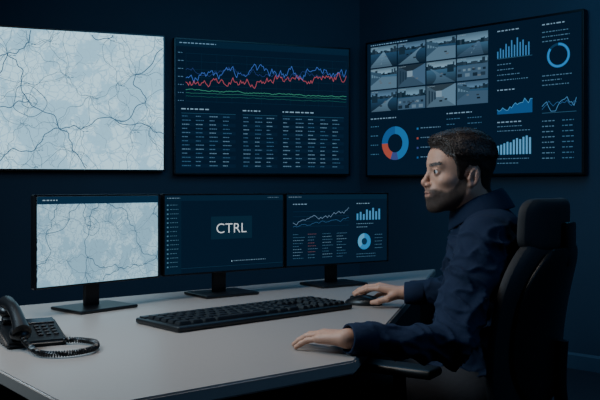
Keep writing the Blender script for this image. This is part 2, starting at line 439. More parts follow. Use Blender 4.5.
cv.ring(cx,cy,R*0.55,R,0.0,2.9,(36,108,168),2); cv.ring(cx,cy,R*0.55,R,2.9,3.5,(58,72,130),2)
cv.ring(cx,cy,R*0.55,R,3.5,4.7,(166,76,64),2); cv.ring(cx,cy,R*0.55,R,4.7,6.283,(26,86,144),2)
for k in range(4):
    cv.words(0.02*w,(0.63+0.07*k)*h,0.045*w,0.010*h,(66,106,136),2)
    yy=0.66+0.07*k; cv.rect(0.27*w,yy*h,0.009*w,0.014*h,[(36,108,168),(166,76,64),(58,72,130),(26,86,144)][k],2)
    cv.words(0.29*w,yy*h,0.10*w,0.010*h,(90,126,152),2)
cv.words(0.02*w,0.57*h,0.14*w,0.012*h,(120,154,178),2); cv.words(0.42*w,0.57*h,0.12*w,0.012*h,(120,154,178),2)
for r in range(9):
    for c in range(2): cv.words((0.42+0.10*c)*w,(0.61+0.038*r)*h,random.uniform(0.04,0.08)*w,0.009*h,(62,100,130),2)
X=0.655
cv.words(X*w,0.045*h,0.10*w,0.012*h,(120,154,178),2)
bars(cv,X*w,0.10*h,0.145*w,0.13*h,[.35,.5,.42,.7,.55,.85,.6,.95,.7,.8,.5,.66],(62,126,182),0.55)
cv.rect(X*w,0.232*h,0.15*w,0.003*h,(54,92,120),2)
for r in range(4): cv.words(X*w,(0.27+0.035*r)*h,random.uniform(0.06,0.14)*w,0.009*h,(76,114,142),2)
cv.words(X*w,0.44*h,0.08*w,0.012*h,(120,154,178),2)
av=walk(20,0.4,0.16,31,0.4,0.15,0.95); ax_,ay,aw,ah=X*w,0.475*h,0.15*w,0.13*h
for i in range(19):
    cv.poly([(ax_+aw*i/19,ay+ah),(ax_+aw*i/19,ay+ah*(1-av[i])),(ax_+aw*(i+1)/19,ay+ah*(1-av[i+1])),(ax_+aw*(i+1)/19,ay+ah)],(24,80,134),2)
linechart(cv,ax_,ay,aw,ah,av,(76,144,192),0.004)
cv.words(X*w,0.655*h,0.11*w,0.012*h,(120,154,178),2)
for r in range(2): cv.words(X*w,(0.685+0.03*r)*h,random.uniform(0.06,0.14)*w,0.008*h,(76,114,142),2)
bars(cv,X*w,0.755*h,0.15*w,0.12*h,[.5,.55,.62,.7,.66,.8,.88,.82,.94,1.0,.9],(88,156,202),0.40)
for r in range(2): cv.words(X*w,(0.90+0.03*r)*h,random.uniform(0.06,0.14)*w,0.008*h,(76,114,142),2)
X=0.845
cv.words(X*w,0.045*h,0.09*w,0.012*h,(120,154,178),2)
cx,cy=(X+0.065)*w,0.255*h; R=0.078*h
cv.ring(cx,cy,R*0.80,R,0,5.4,(46,130,198),3); cv.ring(cx,cy,R*0.80,R,5.4,6.283,(22,56,86),3)
for r in range(3): cv.words(X*w,(0.095+0.03*r)*h,random.uniform(0.06,0.11)*w,0.009*h,(76,114,142),2)
for r in range(3): cv.words(X*w,(0.375+0.03*r)*h,random.uniform(0.06,0.12)*w,0.009*h,(76,114,142),2)
linechart(cv,X*w,0.48*h,0.135*w,0.13*h,walk(16,0.3,0.34,12,0.35,0.02,1),(80,134,182),0.0036)
linechart(cv,X*w,0.48*h,0.135*w,0.13*h,walk(16,0.3,0.22,14,0.15,0.02,1),(46,94,146),0.0030)
cv.rect(X*w,0.615*h,0.135*w,0.003*h,(54,92,120),2)
for r in range(8):
    cv.words(X*w,(0.665+0.034*r)*h,0.05*w,0.010*h,(78,116,142),2); cv.words((X+0.08)*w,(0.665+0.034*r)*h,0.045*w,0.010*h,(62,100,130),2)
cv.build('screen',e,M_gfxbase,BG)
MB().box((0,0.061,0),(0.6,0.022,0.4),0.003).done('wall_mount',M_black,e)

# ---------------------------------------------------------------- desk monitors
DZ=0.74
def monitor(pl,pr,label):
    z1,z0=1.116,0.826
    e,W=place(Vector(pl),Vector(pr),DZ,'desk_monitor',label,'monitor','computer monitors on the desk'); H=z1-z0
    zc=(z0+z1)/2-DZ
    sc=bpy.data.objects.new('monitor_head',None); sc.empty_display_size=0.03; sc.location=(0,0,zc); link(sc,e)
    display_frame(W,H,0.022,0.006,sc,'frame')
    s=MB(); s.box((0,0.055,0.115),(0.055,0.016,0.215),0.003); s.box((0,0.036,0.20),(0.10,0.024,0.09),0.004); s.done('stand_neck',M_black,e)
    MB().box((0,0.035,0.006),(0.225,0.170,0.010),0.004).done('stand_base',M_black,e)
    return sc,W-0.012,H-0.012
sc,w,h=monitor((-0.808,2.540,0),(-0.490,2.90,0),'slim black monitor showing a pale road map beside the telephone')
cv=Canvas(w,h)
roadmap(cv,29,0.0020,[(112,148,170),(88,124,148),(62,94,120)],46,0.14)
cv.rect(0,0,w,0.085*h,(16,44,68),6); cv.words(0.04*w,0.035*h,0.12*w,0.018*h,(150,180,195),7)
cv.build('screen',sc,M_mapdesk,None,0)
sc,w,h=monitor((-0.48,2.92,0),(-0.062,3.23,0),'slim black monitor reading CTRL in white letters')
cv=Canvas(w,h)
cv.rect(0,0,w,0.07*h,(12,36,56),1); cv.words(0.02*w,0.03*h,0.1*w,0.014*h,(110,140,160),2); cv.words(0.86*w,0.03*h,0.1*w,0.014*h,(84,112,132),2)
cv.rect(0,0.07*h,0.13*w,0.93*h,(10,33,52),1)
for k in range(15):
    cv.rect(0.018*w,(0.115+0.056*k)*h,0.012*w,0.018*h,(76,116,140),2); cv.words(0.042*w,(0.118+0.056*k)*h,random.uniform(0.04,0.07)*w,0.012*h,(70,104,126),2)
cv.rect(0.37*w,0.28*h,0.35*w,0.30*h,(16,40,58),1)
cv.text('CTRL',0.415*w,0.375*h,0.125*h,(222,234,240),3,w=0.255*w,thin=0.010)
cv.words(0.56*w,0.87*h,0.28*w,0.015*h,(100,130,150),2); cv.rect(0.54*w,0.868*h,0.008*w,0.018*h,(150,180,200),2)
cv.rect(0.13*w,0.935*h,0.87*w,0.003*h,(36,64,84),2)
cv.build('screen',sc,M_gfxbase,(7,27,46),0)
sc,w,h=monitor((-0.058,3.24,0),(0.371,3.52,0),'slim black monitor with line, bar and ring charts')
cv=Canvas(w,h)
cv.rect(0,0,w,0.07*h,(12,36,56),1); cv.words(0.02*w,0.03*h,0.12*w,0.014*h,(110,140,160),2)
cv.words(0.06*w,0.13*h,0.14*w,0.020*h,(120,154,178),2)
for k in range(4): cv.rect(0.06*w,(0.24+0.07*k)*h,0.54*w,0.003*h,(22,54,80),1)
linechart(cv,0.06*w,0.18*h,0.54*w,0.28*h,walk(34,0.25,0.12,41,0.6),(108,138,166),0.0018)
linechart(cv,0.06*w,0.20*h,0.54*w,0.28*h,walk(34,0.15,0.07,43,0.35),(54,96,138),0.0014)
for r in range(9):
    for c in range(4):
        cv.words((0.06+0.14*c)*w,(0.56+0.042*r)*h,random.uniform(0.05,0.11)*w,0.012*h,random.choice([(72,108,134),(96,130,152),(112,76,84) if c==1 else (62,98,124)]),2)
cv.words(0.68*w,0.13*h,0.14*w,0.018*h,(120,154,178),2)
bars(cv,0.68*w,0.19*h,0.26*w,0.19*h,[.5,.62,.45,.8,.7,.92,.65,.85],(72,140,188),0.45)
cv.words(0.68*w,0.43*h,0.18*w,0.016*h,(90,128,152),2); cv.words(0.68*w,0.48*h,0.12*w,0.016*h,(90,128,152),2)
cx,cy=0.76*w,0.70*h;R=0.12*h
cv.ring(cx,cy,0,R,0,3.9,(46,130,188),2); cv.ring(cx,cy,0,R,3.9,6.283,(84,162,204),2); cv.ring(cx,cy,0,R*0.42,0,6.283,(14,50,80),3)
for r in range(5): cv.words(0.87*w,(0.60+0.05*r)*h,0.08*w,0.012*h,(72,108,134),2)
for r in range(2): cv.words(0.68*w,(0.88+0.04*r)*h,0.2*w,0.012*h,(72,108,134),2)
cv.build('screen',sc,M_gfxbase,(7,28,48),0)

# ---------------------------------------------------------------- desk
U=Vector((0.788,0.616,0)); Nn=Vector((0.616,-0.788,0))
def un(u,n,z=0): v=U*u+Nn*n; v.z=z; return v
desk=empty('control_desk',tuple(un(1.6,-2.2,0)),0,'wide beige laminate control desk with dark side panels','desk')
def prism(name,pts,z0,z1,m,parent,bev=0.004):
    bm=bmesh.new(); o=parent.location
    vs=[bm.verts.new((p.x-o.x,p.y-o.y,z0)) for p in pts]; f=bm.faces.new(vs)
    r=bmesh.ops.extrude_face_region(bm,geom=[f]); vv=[g for g in r['geom'] if isinstance(g,bmesh.types.BMVert)]
    bmesh.ops.translate(bm,vec=(0,0,z1-z0),verts=vv); bmesh.ops.recalc_face_normals(bm,faces=bm.faces)
    if bev: bmesh.ops.bevel(bm,geom=list(bm.edges),offset=bev,segments=3,affect='EDGES')
    b=MB(); b._add(bm); return b.done(name,m,parent,True)
Dp=Vector((0.126,1.922,0)); Bp=un(3.03,-2.80)
P_lb=un(0.604,-2.80); P_lf=un(0.604,-1.425)
prism('tabletop',[P_lf,Dp,Bp,P_lb],0.708,0.74,M_desk,desk)
def inset_quad(a,b,t):
    d=(b-a).normalized(); n=Vector((-d.y,d.x,0))*t/2; return [a-n,b-n,b+n,a+n]
prism('side_panel',inset_quad(un(0.68,-1.55),un(0.68,-2.73),0.03),0,0.708,M_deskedge,desk,0.002)
prism('back_panel',inset_quad(un(0.70,-2.69),un(2.80,-2.69),0.02),0.08,0.708,M_deskedge,desk,0.002)
prism('side_panel',inset_quad(un(2.83,-2.52),un(2.83,-2.75),0.03),0,0.708,M_deskedge,desk,0.002)
# ---------------------------------------------------------------- keyboard
KT=math.radians(42); kb=empty('keyboard',(-0.155,2.590,DZ),KT,'long black full-size computer keyboard lying on the desk','keyboard')
KL,KD=0.68,0.225
b=MB(); b.box((0,0,0.009),(KL,KD,0.016),0.005,seg=3); b.box((0,KD/2-0.02,0.018),(KL-0.02,0.03,0.006),0.002); b.done('case',M_black,kb,True)
kh=0.033; shared={}
def key(x,y,wd,name='key'):
    k=round(wd,4)
    if k not in shared:
        m=MB()
        bm=bmesh.new(); bmesh.ops.create_cube(bm,size=1); bmesh.ops.scale(bm,vec=(wd,kh-0.004,0.010),verts=bm.verts)
        for v in bm.verts:
            if v.co.z>0: v.co.x*= (wd-0.006)/wd; v.co.y*=0.84
        bmesh.ops.bevel(bm,geom=list(bm.edges),offset=0.0015,segments=2,affect='EDGES'); m._add(bm)
        o=m.done(name,M_key,kb,True); shared[k]=o; ob=o
    else:
        ob=shared[k].copy(); COL.objects.link(ob); ob.parent=kb
    ob.location=(x,y,0.0215)
mainw=0.45; x0=-KL/2+0.015
ys=[0.060,0.026,-0.009,-0.044,-0.079]
for ri,y in enumerate(ys[:4]):
    n=[14,13,12,11][ri]; wd=mainw/n
    for i in range(n): key(x0+wd*(i+0.5),y,wd-0.004)
pat=[0.045,0.04,0.045,0.19,0.045,0.04,0.045]; x=x0
for p in pat: key(x+p/2,ys[4],p-0.004); x+=p
for y in ys[:2]:
    for i in range(3): key(x0+mainw+0.012+0.025*(i+0.5),y,0.021)
for i in range(3): key(x0+mainw+0.012+0.025*(i+0.5),ys[4],0.021)
key(x0+mainw+0.012+0.0375,ys[3],0.021)
for y in ys:
    for i in range(4): key(x0+mainw+0.097+0.026*(i+0.5),y,0.022)
# ---------------------------------------------------------------- mouse
mdir=math.atan2(0.34,-0.94)-math.pi/2
ms=empty('computer_mouse',(0.216,2.836,DZ),mdir,'small black computer mouse on the desk under a hand','mouse')
bm=bmesh.new(); bmesh.ops.create_uvsphere(bm,u_segments=28,v_segments=18,radius=1)
for v in bm.verts:
    x,y,z=v.co; z=max(z,-0.15); s=1-0.12*y*(1 if y>0 else 0)
    v.co=Vector((x*0.038*s,y*0.066,(z+0.15)*0.029*(1-0.28*max(0,y))+0.001))
q=MB(); q._add(bm); q.done('mouse_shell',M_black,ms,True)
MB().cyl((-0.003,0.040,0.0225),(0.003,0.040,0.0225),0.007,n=16).done('scroll_wheel',M_key,ms,True)
# ---------------------------------------------------------------- telephone
PHX,PHY,PHR,PHS=-0.692,2.150,math.radians(30),0.80
ph=empty('desk_telephone',(PHX,PHY,DZ),PHR,'black corded desk telephone with handset on its cradle','telephone'); ph.scale=(PHS,)*3
def wedge(x0,x1,y0,y1,zf,zb,bev=0.008):
    bm=bmesh.new(); vs=[bm.verts.new(p) for p in [(x0,y0,0),(x1,y0,0),(x1,y1,0),(x0,y1,0),(x0,y0,zf),(x1,y0,zf),(x1,y1,zb),(x0,y1,zb)]]
    for f in [(3,2,1,0),(4,5,6,7),(0,1,5,4),(1,2,6,5),(2,3,7,6),(3,0,4,7)]: bm.faces.new([vs[i] for i in f])
    bmesh.ops.bevel(bm,geom=list(bm.edges),offset=bev,segments=3,affect='EDGES'); return bm
HB=0.046
q=MB(); q._add(wedge(-0.095,0.095,-0.10,0.10,0.018,HB+0.018))
slp=math.atan2(HB,0.2); R=Matrix.Rotation(slp,3,'X')
def onp(x,y,o=0): return Vector((x,y,0.018+(y+0.1)/0.2*HB+o))
q.box(onp(-0.055,0.065,0.010),(0.05,0.035,0.02),0.006,R); q.box(onp(-0.055,-0.068,0.010),(0.05,0.035,0.02),0.006,R)
q.done('body',M_black,ph,True)
MB().box(onp(0.040,0.062,0.002),(0.085,0.040,0.005),0.002,R).done('display_window',mat('phone_display',(26,36,46),0.2,noise_scale=5),ph)
km=None
for r in range(4):
    for c in range(3):
        if km is None:
            km=MB().box((0,0,0),(0.016,0.012,0.005),0.002,R).done('button',mat('phone_button',(23,26,30),0.5,noise_scale=30),ph,True); ob=km
        else:
            ob=km.copy(); COL.objects.link(ob); ob.parent=ph
        ob.location=onp(0.018+0.024*c,0.018-0.023*r,0.0025)
pts=[];rad=[]
for i in range(25):
    t=i/24; y=-0.122+0.244*t; pts.append(onp(-0.055,y,0.042+0.026*math.sin(math.pi*t)))
    rad.append(0.0200+0.009*abs(2*t-1)**3)
q=MB(); vs,fs=tube(pts,rad,16); q.raw(vs,fs)
q.ell(onp(-0.055,0.096,0.030),(0.033,0.036,0.023),20,R); q.ell(onp(-0.055,-0.096,0.030),(0.033,0.036,0.023),20,R)
q.done('handset',M_black,ph,True)
Rz=Matrix.Rotation(-PHR,3,'Z')
def ph_local(X,Y,z): return (Rz@Vector((X-PHX,Y-PHY,z)))/PHS
ctrl=[onp(-0.055,-0.124,0.026),ph_local(-0.655,2.015,0.016),ph_local(-0.605,1.955,0.010),ph_local(-0.545,1.955,0.010),ph_local(-0.500,2.010,0.010),ph_local(-0.512,2.090,0.010),ph_local(-0.560,2.125,0.010),ph_local(-0.603,2.115,0.012)]
def catmull(P,n):
    out=[]
    Q=[P[0]]+P+[P[-1]]
    for i in range(1,len(Q)-2):
        for j in range(n):
            t=j/n; a,b_,c_,d=Q[i-1],Q[i],Q[i+1],Q[i+2]
            out.append(0.5*((2*b_)+(c_-a)*t+(2*a-5*b_+4*c_-d)*t*t+(3*b_-a-3*c_+d)*t**3))
    out.append(P[-1]); return out
path=catmull(ctrl,80); hel=[]
L=0
for i,p in enumerate(path):
    t=(path[min(i+1,len(path)-1)]-path[max(i-1,0)]).normalized()
    if i: L+=(path[i]-path[i-1]).length
    a=t.cross(Vector((0,0,1))); a=a.normalized() if a.length>1e-3 else Vector((1,0,0)); b_=a.cross(t)
    ang=L/0.0080*2*math.pi; hel.append(p+a*math.cos(ang)*0.0070+b_*math.sin(ang)*0.0070)
vs,fs=tube(hel,0.0030,6); q=MB(); q.raw(vs,fs); q.done('coiled_cord',M_black,ph,True)

# ---------------------------------------------------------------- office chair
CF=Vector((-0.85,0.52,0)).normalized(); crz=math.atan2(CF.y,CF.x)-math.pi/2
ch=empty('office_chair',(0.478,2.43,0),crz,'black high-back office chair with headrest and armrests, person seated','chair')
def back_y(t): return -0.215-0.050*t+0.018*math.sin(math.pi*min(1,t*1.1))
def cc_back(u,v):
    t=(v+1)/2
    wd=0.270*(0.90+0.12*math.sin(math.pi*min(1,t*0.9+0.05)))*(1-0.22*max(0,(t-0.72)/0.28)**1.5)
    return Vector((u*wd,back_y(t)+0.05*u*u,0.50+0.50*t))
vs,fs=slab(cc_back,0.048,16,20,8,0.20); q=MB(); q.raw(vs,fs); o=q.done('backrest',M_chair,ch,True); subsurf(o)
def cc_shell(u,v):
    t=(v+1)/2
    return Vector((u*0.235*(0.80+0.2*math.sin(math.pi*min(1,t*0.9+0.05))),back_y(t)-0.040+0.045*u*u,0.56+0.42*t))
vs,fs=slab(cc_shell,0.022); q=MB(); q.raw(vs,fs); o=q.done('back_shell',M_chairp,ch,True); subsurf(o)
def cc_head(u,v):
    t=(v+1)/2; return Vector((u*(0.188-0.014*t),-0.266+0.050*u*u-0.004*t,0.965+0.145*t))
vs,fs=slab(cc_head,0.050,14,12,5,0.18); q=MB(); q.raw(vs,fs); o=q.done('headrest',M_chair,ch,True); subsurf(o)
q=MB(); q.box((0,0.03,0.425),(0.50,0.48,0.085),0.035,seg=5); q.done('seat',M_chair,ch,True)
q=MB(); q.box((0,-0.01,0.375),(0.22,0.28,0.03),0.006); q.cyl((0,0,0.14),(0,0,0.37),0.025,n=24); q.cyl((0,0,0.09),(0,0,0.20),0.035,n=24); q.done('gas_column',M_chrome,ch,True)
q=MB(); vs,fs=tube(catmull([Vector((0,-0.10,0.37)),Vector((0,-0.24,0.37)),Vector((0,-0.285,0.45)),Vector((0,-0.275,0.60)),Vector((0,-0.280,0.72))],6),0.018,10); q.raw(vs,fs); q.done('back_support',M_chairp,ch,True)
q=MB(); q.box((0,-0.300,0.985),(0.09,0.018,0.12),0.006); q.done('headrest_bracket',M_chairp,ch,True)
for sx in (-1,1):
    q=MB(); q.box((sx*0.34,0.075,0.668),(0.080,0.26,0.024),0.010,seg=4); q.done('armrest',M_chairp,ch,True)
    q=MB(); vs,fs=tube(catmull([Vector((sx*0.20,0.03,0.385)),Vector((sx*0.31,0.03,0.40)),Vector((sx*0.34,0.04,0.46)),Vector((sx*0.34,0.05,0.655))],6),0.017,10); q.raw(vs,fs); q.done('armrest_post',M_chairp,ch,True)
base=bpy.data.objects.new('chair_base',None); base.empty_display_size=0.05; link(base,ch)
q=MB(); q.cyl((0,0,0.07),(0,0,0.115),0.045,n=24); q.done('hub',M_chairp,base,True)
for i in range(5):
    a=2*math.pi*i/5+0.3; d=Vector((math.cos(a),math.sin(a),0))
    q=MB(); vs,fs=tube([d*0.03+Vector((0,0,0.10)),d*0.15+Vector((0,0,0.092)),d*0.30+Vector((0,0,0.075))],[0.024,0.02,0.014],10); q.raw(vs,fs); q.done('base_arm',M_chairp,base,True)
    p=d*0.30; s=Vector((-d.y,d.x,0))
    q=MB(); q.cyl(p+s*0.008+Vector((0,0,0.027)),p+s*0.026+Vector((0,0,0.027)),0.027,n=20); q.cyl(p-s*0.026+Vector((0,0,0.027)),p-s*0.008+Vector((0,0,0.027)),0.027,n=20); q.cyl(p-s*0.01+Vector((0,0,0.03)),p+s*0.01+Vector((0,0,0.03)),0.010,n=10); q.cyl(p+Vector((0,0,0.03)),p+Vector((0,0,0.072)),0.008,n=10); q.done('caster',M_chairp,base,True)

# ================================================================= PERSON (signed distance modelling)
def smin(a,b,k):
    h=np.maximum(k-np.abs(a-b),0)/k; return np.minimum(a,b)-h*h*k*0.25
def smax(a,b,k): return -smin(-a,-b,k)
def ell(x,y,z,r):
    k0=np.sqrt((x/r[0])**2+(y/r[1])**2+(z/r[2])**2)+1e-9
    k1=np.sqrt((x/r[0]**2)**2+(y/r[1]**2)**2+(z/r[2]**2)**2)+1e-9
    return k0*(k0-1)/k1
def cap(x,y,z,A,B,ra,rb):
    d=[B[i]-A[i] for i in range(3)]; L=sum(q*q for q in d)+1e-12
    t=((x-A[0])*d[0]+(y-A[1])*d[1]+(z-A[2])*d[2])/L; t=np.clip(t,0,1)
    return np.sqrt((x-A[0]-t*d[0])**2+(y-A[1]-t*d[1])**2+(z-A[2]-t*d[2])**2)-(ra+(rb-ra)*t)
def sph(x,y,z,c,r): return np.sqrt((x-c[0])**2+(y-c[1])**2+(z-c[2])**2)-r
class Field:
    def __init__(s,xs,ys,zs):
        s.xs=np.asarray(xs,np.float32);s.ys=np.asarray(ys,np.float32);s.zs=np.asarray(zs,np.float32)
        s.F=np.full((len(xs),len(ys),len(zs)),0.3,np.float32)
    def ap(s,fn,lo,hi,k=0.01,m=0.03,op='u'):
        sl=[]
        for ax,l,h in zip((s.xs,s.ys,s.zs),lo,hi):
            i0=int(np.searchsorted(ax,l-m-k)); i1=int(np.searchsorted(ax,h+m+k))
            if i1<=i0: return
            sl.append(slice(i0,i1))
        X=s.xs[sl[0]][:,None,None];Y=s.ys[sl[1]][None,:,None];Z=s.zs[sl[2]][None,None,:]
        d=fn(X,Y,Z).astype(np.float32); sub=s.F[tuple(sl)]
        s.F[tuple(sl)]=smin(sub,d,k) if op=='u' else smax(sub,d,k)
    def cap(s,A,B,ra,rb,k=0.01):
        lo=[min(A[i],B[i])-max(ra,rb) for i in range(3)]; hi=[max(A[i],B[i])+max(ra,rb) for i in range(3)]
        s.ap(lambda X,Y,Z:cap(X,Y,Z,A,B,ra,rb),lo,hi,k)
def nets(F,xs,ys,zs):
    ins=(F<0); nx,ny,nz=F.shape
    c=np.zeros((nx-1,ny-1,nz-1),np.uint8)
    offs=[(i,j,k) for i in (0,1) for j in (0,1) for k in (0,1)]
    for i,j,k in offs: c+=ins[i:nx-1+i,j:ny-1+j,k:nz-1+k]
    act=np.argwhere((c>0)&(c<8)); del c
    I,J,K=act[:,0],act[:,1],act[:,2]
    val={o:F[I+o[0],J+o[1],K+o[2]] for o in offs}
    acc=np.zeros((len(I),3)); cn=np.zeros(len(I))
    ax=(xs,ys,zs); idx=(I,J,K)
    for o in offs:
        for a in range(3):
            if o[a]==1: continue
            p=list(o); p[a]=1; p=tuple(p); f0=val[o].astype(float); f1=val[p].astype(float)
            m=(f0<0)!=(f1<0); t=np.where(m,f0/np.where(m,f0-f1,1),0)
            for q in range(3):
                base=ax[q][idx[q]+o[q]].astype(float)
                if q==a: base=base+t*(ax[q][idx[q]+1]-ax[q][idx[q]])
                acc[:,q]+=np.where(m,base,0)
            cn+=m
    V=acc/cn[:,None]
    flat=(I.astype(np.int64)*(ny-1)+J)*(nz-1)+K
    def look(i,j,k): return np.searchsorted(flat,(i.astype(np.int64)*(ny-1)+j)*(nz-1)+k)
    faces=[]
    for a in range(3):
        s0=[slice(None)]*3; s1=[slice(None)]*3; s0[a]=slice(0,-1); s1[a]=slice(1,None)
        A=ins[tuple(s0)]; B=ins[tuple(s1)]; E=np.argwhere(A!=B)
        b,c2=(a+1)%3,(a+2)%3; dims=(nx,ny,nz)
        ok=(E[:,b]>0)&(E[:,c2]>0)&(E[:,b]<dims[b]-1)&(E[:,c2]<dims[c2]-1); E=E[ok]
        flip=A[E[:,0],E[:,1],E[:,2]]
        def cell(db,dc):
            Q=[E[:,0].copy(),E[:,1].copy(),E[:,2].copy()]; Q[b]-=db; Q[c2]-=dc; return look(*Q)
        q=np.stack([cell(1,1),cell(0,1),cell(0,0),cell(1,0)],1)
        q[~flip]=q[~flip][:,::-1]; faces.append(q)
    return V,np.concatenate(faces)
def np_mesh(name,V,Fc,m,parent=None):
    me=bpy.data.meshes.new(name); me.vertices.add(len(V)); me.vertices.foreach_set('co',V.astype(np.float32).ravel())
    me.loops.add(len(Fc)*4); me.loops.foreach_set('vertex_index',Fc.astype(np.int32).ravel())
    me.polygons.add(len(Fc)); me.polygons.foreach_set('loop_start',np.arange(0,len(Fc)*4,4,dtype=np.int32))
    me.polygons.foreach_set('use_smooth',np.ones(len(Fc),bool)); me.materials.append(m); me.update(calc_edges=True); me.validate()
    return link(bpy.data.objects.new(name,me),parent)
def normals(V,Fc):
    n=np.cross(V[Fc[:,2]]-V[Fc[:,0]],V[Fc[:,3]]-V[Fc[:,1]]); N=np.zeros_like(V)
    for k in range(4): np.add.at(N,Fc[:,k],n)
    N=N/(np.linalg.norm(N,axis=1)[:,None]+1e-12)
    if N[np.argmax(V[:,2])][2]<0: N=-N
    return N

PO=Vector((0.50,2.42,0.0))
BF=Vector((-0.98,0.2,0)).normalized(); BL=Vector((-BF.y,BF.x,0))
HO=Vector((0.455,2.40,1.183)); HF=Vector((-0.985,-0.16,0.015)).normalized(); HL=Vector((0,0,1)).cross(HF).normalized(); HU=HF.cross(HL)
def hw(a,b,c): return HO+HF*a+HL*b+HU*c
def skull(a,b,c):
    ab=np.abs(b)
    d=ell(a+0.012,b,c-0.033,(0.093,0.075,0.078))
    d=smin(d,ell(a-0.028,b,c+0.028,(0.057,0.056,0.080)),0.03)
    d=smin(d,ell(a-0.034,b,c-0.036,(0.052,0.058,0.048)),0.02)
    d=smin(d,cap(a,ab,c,(-0.008,0.052,-0.054),(0.062,0.019,-0.096),0.018,0.017),0.028)
    d=smin(d,cap(a,b,c,(-0.030,0,-0.045),(-0.085,0,-0.19),0.055,0.062),0.03)
    return d
def head(a,b,c):
    ab=np.abs(b); d=skull(a,b,c)
    d=smin(d,sph(a,b,c,(0.073,0,-0.098),0.0185),0.015)
    d=smin(d,cap(a,ab,c,(0.0790,0.0,0.019),(0.066,0.042,0.019),0.0115,0.0090),0.014)
    d=smin(d,ell(a-0.050,ab-0.045,c+0.027,(0.021,0.014,0.012)),0.02)
    d=smax(d,-ell(a-0.093,ab-0.034,c+0.001,(0.018,0.017,0.0115)),0.012)
    d=smin(d,ell(a-0.072,b,c+0.064,(0.0235,0.029,0.028)),0.018)
    d=smin(d,sph(a,ab,c,(0.0700,0.031,-0.001),0.0136),0.004)
    d=smax(d,-ell(a-0.0825,ab-0.033,c+0.0015,(0.0108,0.0125,0.0056)),0.0015)
    d=smin(d,cap(a,ab,c,(0.0825,0.022,0.0066),(0.0770,0.041,0.0060),0.0020,0.0020),0.003)
    d=smin(d,cap(a,b,c,(0.0820,0,0.006),(0.0990,0,-0.028),0.0062,0.0080),0.010)
    d=smin(d,sph(a,b,c,(0.1000,0,-0.0325),0.0096),0.007)
    d=smin(d,ell(a-0.0905,ab-0.0120,c+0.0385,(0.0105,0.0062,0.0070)),0.006)
    d=smin(d,cap(a,b,c,(0.098,0,-0.040),(0.093,0,-0.050),0.0040,0.0055),0.006)
    d=smax(d,-ell(a-0.096,ab-0.0062,c+0.0455,(0.0055,0.0030,0.0035)),0.003)
    d=smin(d,ell(a-0.0875,b,c+0.0595,(0.0095,0.022,0.0050)),0.005)
    d=smin(d,ell(a-0.0860,b,c+0.0695,(0.0095,0.020,0.0058)),0.005)
    d=smax(d,-ell(a-0.101,b,c+0.0645,(0.011,0.025,0.0016)),0.003)
    x=a+0.020; z=c+0.016; ca,sa=math.cos(0.20),math.sin(0.20); xr=x*ca+z*sa; zr=-x*sa+z*ca; y=ab-0.0735-0.20*np.maximum(-xr,0)
    e=ell(xr,y,zr,(0.0155,0.0055,0.0270)); e=smax(e,-ell(xr-0.001,y-0.0058,zr-0.003,(0.0112,0.0052,0.0213)),0.002)
    e=smin(e,cap(xr,y,zr,(-0.006,0.002,-0.010),(-0.004,0.002,0.014),0.0028,0.0022),0.003)
    e=smax(e,-ell(xr-0.004,y-0.004,zr+0.004,(0.0060,0.0065,0.0075)),0.003)
    e=smin(e,sph(a,ab,c,(-0.010,0.071,-0.038),0.0060),0.006); e=smin(e,ell(xr-0.012,y+0.001,zr+0.004,(0.0042,0.006,0.007)),0.004)
    return smin(d,e,0.006)
def ax(segs):
    out=[]
    for a,b,s in segs:
        n=max(1,int(round((b-a)/s))); out+=list(np.linspace(a,b,n,endpoint=False))
    out.append(segs[-1][1]); return np.array(out)
xs=ax([(-0.16,-0.05,0.006),(-0.05,0.13,0.0022),(0.13,0.18,0.0028),(0.18,0.34,0.0024),(0.34,0.40,0.0014),(0.40,0.58,0.0020),(0.58,0.75,0.006)])
ysx=ax([(1.93,2.16,0.0023),(2.16,2.30,0.005),(2.30,2.50,0.0017),(2.50,2.70,0.005),(2.70,2.94,0.0024)])
zs=ax([(-0.0,0.735,0.008),(0.735,0.82,0.0023),(0.82,1.02,0.006),(1.02,1.10,0.0021),(1.10,1.22,0.0014),(1.22,1.32,0.0022)])
Bd=Field(xs,ysx,zs)
V3=lambda v:(v[0],v[1],v[2])
def bl(f,l,z,o=None):
    p=(PO if o is None else o)+BF*f+BL*l; return (p.x,p.y,z)
NB=(0.545,2.42,1.03)
shL=(0.492,2.234,0.985); elL=(0.375,2.075,0.752); wrL=(0.116,1.985,0.779)
shR=(0.572,2.606,0.985); elR=(0.60,2.73,0.79); wrR=(0.352,2.775,0.788)
hipL=bl(0,0.09,0.55); hipR=bl(0,-0.09,0.55); knL=bl(0.40,0.13,0.545); knR=bl(0.40,-0.15,0.545); anL=bl(0.36,0.13,0.10); anR=bl(0.36,-0.15,0.10)
ches=(0.545,2.42,0.93); pel=(0.50,2.42,0.57)
Bd.cap(pel,ches,0.09,0.10,0.03); Bd.cap(hipL,hipR,0.07,0.07,0.03); Bd.cap(ches,NB,0.09,0.06,0.03)
for s,el,wr in ((shL,elL,wrL),(shR,elR,wrR)):
    Bd.cap(NB,s,0.05,0.045,0.03); Bd.cap(s,el,0.042,0.036,0.02); Bd.cap(el,wr,0.036,0.0235,0.02)
for h_,k_,a_ in ((hipL,knL,anL),(hipR,knR,anR)):
    Bd.cap(h_,k_,0.06,0.045,0.03); Bd.cap(k_,a_,0.045,0.032,0.03); Bd.cap(a_,(a_[0]+BF.x*0.12,a_[1]+BF.y*0.12,0.045),0.033,0.025,0.02)
def headW(X,Y,Z):
    x=X-HO.x;y=Y-HO.y;z=Z-HO.z
    return head(x*HF.x+y*HF.y+z*HF.z,x*HL.x+y*HL.y+z*HL.z,x*HU.x+y*HU.y+z*HU.z)
